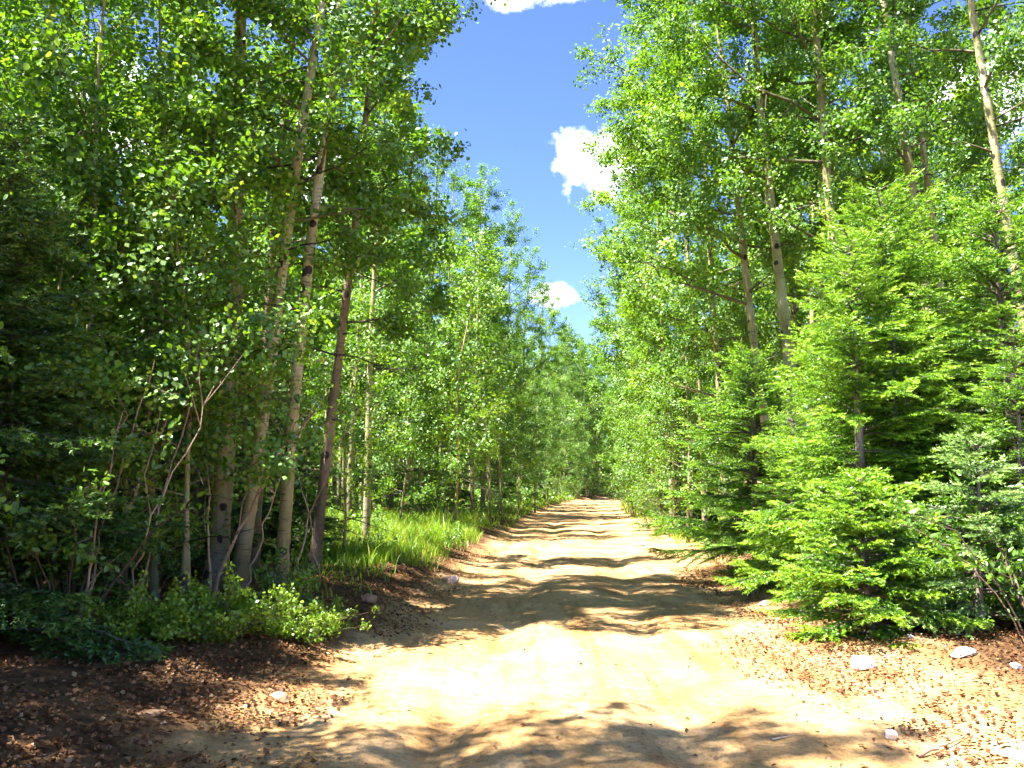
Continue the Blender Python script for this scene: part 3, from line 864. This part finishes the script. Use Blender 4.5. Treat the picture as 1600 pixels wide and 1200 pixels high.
put(sp, 4.6, 8.9, 'small grey-green spruce at the right end of the leaf litter', 10, 1.0, GF, 'spruce_tree')
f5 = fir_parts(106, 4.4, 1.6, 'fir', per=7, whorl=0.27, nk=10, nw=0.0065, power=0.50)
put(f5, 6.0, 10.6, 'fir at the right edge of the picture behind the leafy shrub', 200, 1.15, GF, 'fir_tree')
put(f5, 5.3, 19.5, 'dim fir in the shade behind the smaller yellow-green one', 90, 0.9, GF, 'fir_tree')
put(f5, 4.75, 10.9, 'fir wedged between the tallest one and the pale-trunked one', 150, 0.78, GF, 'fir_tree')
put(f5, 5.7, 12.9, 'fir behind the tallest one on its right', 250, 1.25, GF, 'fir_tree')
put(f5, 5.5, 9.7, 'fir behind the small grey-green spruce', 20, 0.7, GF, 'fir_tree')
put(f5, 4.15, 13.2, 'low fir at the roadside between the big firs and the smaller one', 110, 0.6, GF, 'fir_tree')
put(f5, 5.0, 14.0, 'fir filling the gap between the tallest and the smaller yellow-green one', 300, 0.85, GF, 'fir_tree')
sp2 = fir_parts(107, 4.2, 1.5, 'blue_fir', per=6, whorl=0.32, nk=9, needle=0.045, nw=0.010)
put(sp2, 5.0, 27.0, 'grey-green spruce reaching out over the road verge', 0, 0.95, GF, 'spruce_tree')
fd = fir_parts(108, 4.6, 1.6, 'shaded_fir', per=8, whorl=0.25, nk=8, needle=0.042, nw=0.009)
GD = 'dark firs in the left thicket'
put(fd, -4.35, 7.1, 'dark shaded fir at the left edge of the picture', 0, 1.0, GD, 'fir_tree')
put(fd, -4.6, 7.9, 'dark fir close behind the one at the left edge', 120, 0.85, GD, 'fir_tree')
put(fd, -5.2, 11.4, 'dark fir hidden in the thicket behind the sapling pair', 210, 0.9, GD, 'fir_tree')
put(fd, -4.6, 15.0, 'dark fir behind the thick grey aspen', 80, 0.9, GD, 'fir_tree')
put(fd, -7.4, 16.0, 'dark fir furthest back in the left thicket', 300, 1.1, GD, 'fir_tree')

fu = fir_parts(109, 3.6, 1.5, 'shaded_fir', per=6, whorl=0.34, nk=8, needle=0.06, nw=0.014)
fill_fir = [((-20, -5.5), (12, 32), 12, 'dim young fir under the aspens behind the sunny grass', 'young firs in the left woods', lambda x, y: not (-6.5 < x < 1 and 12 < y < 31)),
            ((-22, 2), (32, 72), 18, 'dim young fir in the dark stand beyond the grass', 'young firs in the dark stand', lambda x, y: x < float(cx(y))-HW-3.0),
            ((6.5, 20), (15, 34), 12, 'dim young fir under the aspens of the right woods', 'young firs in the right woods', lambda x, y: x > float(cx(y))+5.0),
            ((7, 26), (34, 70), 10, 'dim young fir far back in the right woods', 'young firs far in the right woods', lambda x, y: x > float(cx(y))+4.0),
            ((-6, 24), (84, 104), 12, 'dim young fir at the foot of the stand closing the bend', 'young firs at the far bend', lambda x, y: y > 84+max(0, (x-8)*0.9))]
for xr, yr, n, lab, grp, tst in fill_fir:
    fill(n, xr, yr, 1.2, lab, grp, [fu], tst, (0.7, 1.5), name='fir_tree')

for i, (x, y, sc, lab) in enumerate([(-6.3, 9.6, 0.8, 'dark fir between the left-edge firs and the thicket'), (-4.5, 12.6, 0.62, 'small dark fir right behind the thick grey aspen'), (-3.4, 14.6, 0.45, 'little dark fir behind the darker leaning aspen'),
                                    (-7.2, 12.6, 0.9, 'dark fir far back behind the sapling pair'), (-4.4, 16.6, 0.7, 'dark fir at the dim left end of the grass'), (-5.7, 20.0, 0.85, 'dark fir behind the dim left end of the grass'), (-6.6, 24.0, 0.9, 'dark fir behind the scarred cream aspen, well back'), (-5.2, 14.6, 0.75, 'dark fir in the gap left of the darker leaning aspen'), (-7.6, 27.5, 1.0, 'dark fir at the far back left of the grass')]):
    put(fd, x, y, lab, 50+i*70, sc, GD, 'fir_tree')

# ------------------------------------------------------------------ shrubs
GS = 'shrubs on the verges'
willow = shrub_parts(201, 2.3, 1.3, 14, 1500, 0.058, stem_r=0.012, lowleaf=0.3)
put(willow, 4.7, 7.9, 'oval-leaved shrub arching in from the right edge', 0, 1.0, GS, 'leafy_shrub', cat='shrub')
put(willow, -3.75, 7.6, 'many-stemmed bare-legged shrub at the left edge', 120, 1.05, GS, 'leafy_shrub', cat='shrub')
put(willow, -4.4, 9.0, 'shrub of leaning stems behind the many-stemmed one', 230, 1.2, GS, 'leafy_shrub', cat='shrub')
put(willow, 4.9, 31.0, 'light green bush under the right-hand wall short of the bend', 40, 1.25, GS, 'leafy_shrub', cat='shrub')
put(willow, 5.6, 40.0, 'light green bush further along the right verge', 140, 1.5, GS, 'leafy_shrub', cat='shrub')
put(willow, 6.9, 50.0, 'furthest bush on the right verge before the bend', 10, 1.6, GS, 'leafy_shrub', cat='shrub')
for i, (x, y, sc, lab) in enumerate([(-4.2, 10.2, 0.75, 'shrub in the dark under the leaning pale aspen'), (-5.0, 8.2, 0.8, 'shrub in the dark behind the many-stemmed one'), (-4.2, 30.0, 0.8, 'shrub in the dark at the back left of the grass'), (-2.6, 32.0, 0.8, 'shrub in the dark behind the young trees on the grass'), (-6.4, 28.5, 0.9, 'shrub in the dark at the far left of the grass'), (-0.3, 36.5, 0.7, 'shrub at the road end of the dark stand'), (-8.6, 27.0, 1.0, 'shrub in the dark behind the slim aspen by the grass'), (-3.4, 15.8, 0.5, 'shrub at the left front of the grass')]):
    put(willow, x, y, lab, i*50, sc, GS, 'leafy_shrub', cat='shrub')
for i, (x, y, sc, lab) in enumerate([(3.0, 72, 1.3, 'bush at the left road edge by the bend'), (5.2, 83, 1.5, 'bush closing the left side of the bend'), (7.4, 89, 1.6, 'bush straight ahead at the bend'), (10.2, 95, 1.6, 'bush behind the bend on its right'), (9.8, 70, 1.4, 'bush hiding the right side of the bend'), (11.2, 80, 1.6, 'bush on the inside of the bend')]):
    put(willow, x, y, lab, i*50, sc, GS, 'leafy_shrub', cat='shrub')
jun = shrub_parts(202, 0.55, 0.75, 34, 5200, 0.036, 'juniper', LEAF4, 0.006, 0.35, 0.15, up=0.3, sigma=0.03)
put(jun, -2.55, 7.9, 'low green juniper in the sun at the foot of the bank', 0, 1.0, GS, 'juniper_shrub', cat='shrub')
put(jun, -2.0, 8.5, 'low juniper next along the bank towards the road', 90, 0.8, GS, 'juniper_shrub', cat='shrub')
put(jun, -3.1, 7.7, 'shaded low juniper at the left end of the bank', 200, 0.9, GS, 'juniper_shrub', cat='shrub')
small = shrub_parts(203, 0.75, 0.45, 12, 620, 0.045, stem_r=0.005, lowleaf=0.25, mat='dark_leaf')
small_spots = [(-2.2, 9.1, 0.85, 'round-leaved little shrub behind the junipers'), (-1.8, 9.0, 0.6, 'little leafy plant at the road end of the junipers'),
               (-2.5, 9.8, 0.95, 'upright little shrub at the foot of the scarred cream aspen'), (-3.1, 13.9, 1.0, 'little shrub at the near left corner of the grass'),
               (-2.3, 15.6, 0.9, 'leafy clump in the middle of the sunny grass'), (-1.3, 19.5, 0.9, 'leafy clump at the road side of the sunny grass'),
               (-3.3, 21.0, 1.1, 'leafy clump towards the back of the sunny grass'), (3.35, 12.6, 0.8, 'dark little shrub between the two bright firs'),
               (3.6, 14.2, 0.75, 'little shrub at the foot of the smaller yellow-green fir'), (5.1, 8.9, 0.8, 'small plant at the far right end of the litter')]
for i, (x, y, s, lab) in enumerate(small_spots):
    put(small, x, y, lab, i*67, s, 'small shrubs', 'small_shrub', cat='shrub')


# ------------------------------------------------------------------ grass, undergrowth, litter, pebbles
def blades(name, n, xr, yr, dens, hgt, wid, seed):
    rng = np.random.default_rng(seed)
    x = rng.uniform(*xr, n*3); y = rng.uniform(*yr, n*3)
    keep = rng.uniform(0, 1, n*3) < dens(x, y)
    x, y = x[keep][:n], y[keep][:n]
    n = len(x)
    z = height(x, y)
    a = rng.uniform(0, 6.28, n); b = rng.uniform(0, 6.28, n)
    h = hgt*rng.uniform(0.4, 1.2, n)*(0.4+1.2*vnoise(x*1.1, y*1.1, 21))*(1+0.6*(rng.uniform(0, 1, n) < 0.05)); w = wid*rng.uniform(0.7, 1.2, n)*(1+y/45)
    ben = h*rng.uniform(0.15, 0.75, n)
    o = np.stack([x, y, z-0.02], -1); W = np.stack([np.cos(a)*w, np.sin(a)*w, 0*w], -1)
    B = np.stack([np.cos(b)*ben, np.sin(b)*ben, 0*ben], -1)
    up = np.array([0, 0, 1.0])
    p = np.stack([o-W, o+W, o+W*.7+B*.35+up*(h*.6)[:, None], o-W*.7+B*.35+up*(h*.6)[:, None], o+B+up*(h*.95)[:, None]], 1)
    mb = MB()
    t = np.clip(rng.normal(0.5, 0.18, n)+0.4*(vnoise(x*.7, y*.7, 33)-.5), 0, 1)
    t[rng.uniform(0, 1, n) < 0.06] = 1.0
    i = np.arange(n)*5
    mb.add(p.reshape(-1, 3), np.stack([i, i+1, i+2, i+3], -1), np.repeat(t, 5))
    mb2 = np.stack([i+3, i+2, i+4], -1)
    mb.l.append(mb2.ravel()); mb.n.append(np.full(n, 3))
    return mb.mesh(name, M['grass'])


def patch(x, y):
    s = -(x-cx(y))-HW
    d = smooth(0.7, 1.5, s + 0.8*(vnoise(x*.8, y*.8, 40)-.5))*smooth(13.0, 14.2, y+1.2*(vnoise(x*.6, y*.6, 41)-.5))*(1-smooth(25, 31, y))
    return d*smooth(-0.5, 0.3, x + 0.215*y)


tag(obj('grass', blades('meadow grass', 36000, (-9, 1), (12, 35), patch, 0.31, 0.006, 1)), 'sunlit green grass patch beside the road on the left', 'grass', kind='stuff')


def verge(x, y):
    s = x-cx(y)
    l_ = smooth(0.3, 0.9, -s-HW)*(1-smooth(2.5, 5, -s-HW))*smooth(28, 34, y)
    r_ = smooth(0.4, 1.0, s-HW)*(1-smooth(2.5, 4, s-HW))*smooth(19, 24, y)
    m_ = smooth(0.5, 1.0, -s-HW)*(1-smooth(2.0, 2.8, -s-HW))*smooth(9.8, 10.8, y)*(1-smooth(13, 14, y))
    return np.maximum(np.maximum(l_, r_), m_)


tag(obj('verge_grass', blades('verge grass', 26000, (-6, 16), (9.5, 84), verge, 0.22, 0.009, 2)), 'short grass fringe along both road edges towards the bend', 'grass', kind='stuff')


def ground_cover():
    rng = np.random.default_rng(77)
    n = 40000
    x = rng.uniform(-16, 18, n*3); y = rng.uniform(6, 105, n*3)
    s = np.abs(x-cx(y))-HW
    w = smooth(1.6-1.0*smooth(30, 40, y), 3.4-1.6*smooth(30, 40, y), s)*smooth(0.48-0.3*smooth(20, 34, y), 0.72-0.3*smooth(20, 34, y), vnoise(x*.55, y*.55, 50))
    k = rng.uniform(0, 1, n*3) < w
    x, y = x[k][:n], y[k][:n]
    n = len(x)
    z = height(x, y) + rng.uniform(0.02, 0.30, n)*vnoise(x*1.1, y*1.1, 51)*(1+y/30)
    mb = MB()
    leaves(mb, np.stack([x, y, z], -1), rng.normal(size=(n, 3))*.45+np.array([0, 0, 1]), 0.06*rng.uniform(.6, 1.3, n)*(1+y/30), rng, LEAF4, LEAF4_F)
    return mb.mesh('ground cover', M['dark_leaf'])


tag(obj('undergrowth', ground_cover()), 'low green ground plants on the shaded forest floor', 'undergrowth', kind='stuff')


def litter():
    rng = np.random.default_rng(88)
    n = 70000
    y = 4.2 + 17*rng.uniform(0, 1, n*4)**1.5; s = rng.uniform(-5.5, 5.5, n*4)
    x = s + cx(y)
    e = np.where(s < 0, -s-HW, s-HW)
    cl = vnoise(x*.9, y*.9, 60)*.6 + vnoise(x*2.7, y*2.7, 61)*.4
    band_r = smooth(-0.35, 0.35, e + 1.1*(cl-.5))*(1-0.55*smooth(0.5, 1.2, e)*(1-smooth(1.2, 2.0, e)))
    band_l = smooth(-0.25, 0.5, e + 1.0*(cl-.5))
    w = np.where(s < 0, band_l, band_r)*smooth(0.22, 0.52, cl)
    w *= np.where(e > 4, 0.4, 1.0)
    w = np.maximum(w, 0.006)
    k = rng.uniform(0, 1, n*4) < w
    x, y, s = x[k][:n], y[k][:n], s[k][:n]
    n = len(x)
    z = height(x, y) + 0.012 + rng.uniform(0, 0.012, n)
    mb = MB()
    leaves(mb, np.stack([x, y, z], -1), rng.normal(size=(n, 3))*.38+np.array([0, 0, 1]), 0.033*rng.uniform(.45, 1.3, n), rng, LEAF4*np.array([1, 1, 2.2]), LEAF4_F, np.clip(rng.normal(.5, .24, n), 0, 1))
    return mb.mesh('leaf litter', M['litter'])


tag(obj('leaf_litter', litter()), 'reddish brown fallen leaves along both sides of the road', 'leaves', kind='stuff')


def pebbles():
    rng = np.random.default_rng(99)
    n = 3600
    y = 4.2 + 18*rng.uniform(0, 1, n)**1.6; s = rng.normal(0, 1.5, n)
    x = s+cx(y); z = height(x, y)+0.008
    r = 0.005+0.022*rng.uniform(0, 1, n)**5
    base = np.array([(1, 0, 0), (0.3, 0.9, 0), (-0.8, 0.6, 0), (-0.8, -0.6, 0), (0.3, -0.9, 0), (0.1, 0, .8)])
    fc = np.array([(0, 1, 5), (1, 2, 5), (2, 3, 5), (3, 4, 5), (4, 0, 5)])
    a = rng.uniform(0, 6.28, n)
    ca, sa = np.cos(a), np.sin(a)
    P = base[None]*r[:, None, None]*rng.uniform(.7, 1.3, (n, 6, 1))
    Q = np.stack([P[..., 0]*ca[:, None]-P[..., 1]*sa[:, None], P[..., 0]*sa[:, None]+P[..., 1]*ca[:, None], P[..., 2]], -1) + np.stack([x, y, z-0.002], -1)[:, None]
    mb = MB()
    mb.add(Q.reshape(-1, 3), (np.arange(n)[:, None, None]*6+fc[None]).reshape(-1, 3), np.repeat(rng.uniform(0, 1, n), 6))
    return mb.mesh('pebbles', M['brown_rock'])


tag(obj('gravel', pebbles()), 'scattered small pebbles on the dirt road', 'gravel', kind='stuff')

# ------------------------------------------------------------------ rocks and sticks
import bmesh


def rock(label, x, y, size, mat, seed, sink=0.35, rotz=0.0):
    rng = np.random.default_rng(seed)
    bm = bmesh.new()
    bmesh.ops.create_icosphere(bm, subdivisions=3, radius=1.0)
    planes = [(unit(rng.normal(size=3)), rng.uniform(0.45, 0.82)) for _ in range(14)]
    for v in bm.verts:
        p = np.array(v.co)
        for nrm, d in planes:
            q = p @ nrm
            if q > d: p = p - nrm*(q-d)*0.97
        p = p*(1 + 0.05*math.sin(p[0]*7+seed)*math.sin(p[1]*6)*math.sin(p[2]*8+1))
        v.co = Vector(p*np.array(size))
    me = bpy.data.meshes.new('rock'); bm.to_mesh(me); bm.free()
    for p in me.polygons: p.use_smooth = False
    me.materials.append(M[mat])
    o = obj('rock', me, None, (x, y, hz(x, y) + size[2]*(0.85-2*sink)), (0, 0, rotz))
    tag(o, label, 'rock', 'rocks on the verges')


rock('bright white rounded rock on the litter below the low fir', 2.92, 7.65, (0.125, 0.11, 0.10), 'white_rock', 1, 0.2)
rock('flat pale grey rock on the litter right of the white one', 3.75, 7.55, (0.17, 0.10, 0.06), 'grey_rock', 2, 0.25, 0.3)
rock('small white stone right of the flat grey rock', 3.92, 7.1, (0.05, 0.045, 0.04), 'white_rock', 3, 0.25)
rock('small pale stone at the right edge of the litter', 4.0, 6.75, (0.06, 0.05, 0.05), 'white_rock', 4, 0.25)
rock('small white stone at the foot of the bare dirt tongue', 2.36, 5.75, (0.055, 0.05, 0.045), 'white_rock', 5, 0.25)
rock('pale stone half sunk at the bottom right corner', 3.2, 5.45, (0.05, 0.045, 0.035), 'white_rock', 6, 0.3)
rock('small pale stone behind the white rock near the low fir', 3.65, 8.35, (0.05, 0.04, 0.035), 'white_rock', 16, 0.25)
rock('long pinkish stone in the shadow by the smaller fir', 3.25, 11.6, (0.16, 0.09, 0.06), 'pink_rock', 7, 0.3, 0.2)
rock('pale stone on the sunny right side of the road far off', 3.2, 22.8, (0.20, 0.14, 0.10), 'white_rock', 8, 0.3)
rock('pinkish stone at the shady left edge of the road', -1.68, 6.6, (0.085, 0.06, 0.055), 'brown_rock', 9, 0.3)
rock('pale rock on the bank at the corner of the grass', -0.95, 14.2, (0.15, 0.13, 0.11), 'pink_rock', 10, 0.3)
rock('brown rock in the shaded bank in front of the grass', -1.75, 11.0, (0.15, 0.14, 0.10), 'brown_rock', 11, 0.3)
rock('flat tan stone in the dark lower left corner', -2.25, 5.75, (0.11, 0.07, 0.03), 'brown_rock', 12, 0.3, 0.5)
rock('orange-brown stone on the left bank above the shady edge', -2.1, 9.0, (0.10, 0.06, 0.06), 'brown_rock', 13, 0.3)


def stick(label, pts, r, seed, forks=3, name='fallen_branch', cat='branch', mat='dead_wood'):
    rng = np.random.default_rng(seed)
    pts = np.array(pts, float)
    t = np.linspace(0, 1, len(pts)); tt = np.linspace(0, 1, 14)
    p = np.stack([np.interp(tt, t, pts[:, k]) for k in range(3)], -1)
    L = np.linalg.norm(pts[-1]-pts[0])
    p[1:-1] += rng.normal(size=(12, 3))*0.008*L
    mb = MB(); mb.tube(p, r*(1-0.75*tt), 7, 0.9)
    bb = MB(); nb = 0
    for i in range(forks):
        b = p[rng.integers(4, 13)]
        e = b + unit(unit(pts[-1]-pts[0])*0.9+rng.normal(size=3)*0.5)*L*rng.uniform(.12, .3)
        bb.tube(np.array([b, (b+e)/2+rng.normal(size=3)*.02*L, e]), np.array([r*.4, r*.28, r*.1]), 5, 0.8); nb += 1
    o = obj(name, mb.mesh(name, M[mat], True))
    tag(o, label, cat, 'dead branches and sticks')
    if nb: obj('side_twigs', bb.mesh('side twigs', M[mat], True), o)['kind'] = 'stuff'


g = lambda x, y, z=0.0: (x, y, hz(x, y)+z)
stick('dead reddish stem leaning right across the scarred cream aspen', [g(-3.25, 9.7, -.05), g(-3.0, 9.7, 0.7), g(-2.6, 9.8, 1.5), g(-2.2, 9.9, 2.3)], 0.024, 1, 5, 'leaning_stem', 'stem')
stick('bowed brown log sagging into the thicket left of the sapling pair', [g(-3.35, 8.9, 0.02), g(-3.7, 8.8, 0.22), g(-4.05, 8.7, 0.6), g(-4.2, 8.7, 1.2)], 0.042, 2, 3, 'fallen_branch', 'branch', 'old_bark')
stick('pale bare stem slanting up through the dim thicket', [g(-4.05, 8.4, 0), g(-3.7, 8.5, 0.95), g(-3.35, 8.6, 1.9)], 0.025, 3, 4, 'leaning_stem', 'stem')
stick('second pale bare stem slanting beside the first in the thicket', [g(-4.2, 8.1, 0), g(-3.95, 8.2, 0.85), g(-3.6, 8.3, 1.75)], 0.02, 4, 4, 'leaning_stem', 'stem')
stick('thin brown stick lying in the litter at the lower right', [g(2.35, 5.35, .02), g(2.6, 5.5, .03), g(2.9, 5.72, .02)], 0.011, 5, 1)
stick('short twig on bare dirt above the white rock', [g(2.92, 8.15, .015), g(3.02, 8.3, .03)], 0.010, 6, 0)
stick('short twig lying on the sunny road at the lower middle', [g(1.62, 5.75, .015), g(1.78, 5.82, .02)], 0.008, 7, 0)

places = ['beside the left-edge fir', 'left of the many-stemmed shrub', 'in front of the many-stemmed shrub', 'left of the sapling pair', 'between the sapling pair and thick trunk', 'right of the thick grey trunk', 'crossing behind the scarred cream aspen', 'at the foot of the darker leaning aspen']
for i, (x, y, dx, hh) in enumerate([(-3.5, 7.3, 0.25, 1.9), (-3.75, 7.9, 0.5, 2.4), (-3.45, 7.9, 0.75, 2.2), (-3.6, 8.7, 0.55, 2.8), (-3.1, 9.3, -0.2, 2.6), (-2.95, 9.9, 0.7, 2.2), (-2.75, 11.2, 0.9, 2.6), (-2.5, 11.8, -0.5, 1.9)]):
    stick('thin bare stem ' + places[i], [g(x, y, -.05), g(x+dx*.3, y+.05, hh*.4), g(x+dx, y+.1, hh)], 0.014, 30+i, 4, 'bare_stem', 'stem')

# ------------------------------------------------------------------ labels that single out the trees of the woods behind
marks = [(-120, 'the left edge of view'), (50, 'the left-edge dark fir'), (170, 'the many-stemmed shrub'), (290, 'the sapling pair'), (345, 'the thick grey trunk'), (450, 'the scarred cream aspen'), (515, 'the darker leaning aspen'),
         (573, 'the slim aspen by the grass'), (630, 'the left grass sapling'), (700, 'the tallest grass sapling'), (765, 'the road end of the grass'), (850, 'the small cloud'), (930, 'the far bend'),
         (990, 'the light green bushes'), (1055, 'the grey-green spruce'), (1160, 'the smaller yellow-green fir'), (1240, 'the aspen in the fir gap'), (1340, 'the low spreading fir'), (1400, 'the tallest fir'), (1480, 'the small spruce'),
         (1570, 'the right-edge aspen'), (1740, 'the right edge of view')]
ordn = ['first', 'second', 'third', 'fourth', 'fifth', 'sixth', 'seventh', 'eighth', 'ninth', 'tenth', 'eleventh', 'twelfth']
short = {'aspens in the left thicket': 'aspen in the left thicket', 'aspens deep in the left woods': 'dim aspen in the deep left woods', 'aspens in the dark stand beyond the grass': 'slender aspen of the dark stand',
         'aspens deep in the right woods': 'aspen in the right woods', 'aspens far in the right woods': 'aspen far back in the right woods', 'aspens at the far bend': 'aspen of the stand closing the bend',
         'young firs in the left woods': 'young fir in the left woods', 'young firs in the dark stand': 'young fir of the dark stand', 'young firs in the right woods': 'young fir in the right woods',
         'young firs far in the right woods': 'young fir deep in the right woods', 'young firs at the far bend': 'young fir at the far bend'}
bins = {}
for o in filled:
    if o['group'] in short:
        px = 800 + 1386*o.location.x/o.location.y
        mk = min(marks, key=lambda m: abs(m[0]-px))[1]
        bins.setdefault((o['group'], mk), []).append(o)
for (grp, mk), lst in bins.items():
    lst.sort(key=lambda o: o.location.length)
    for i, o in enumerate(lst):
        o['label'] = short[grp] + ', ' + ordn[min(i, 11)] + ' back behind ' + mk
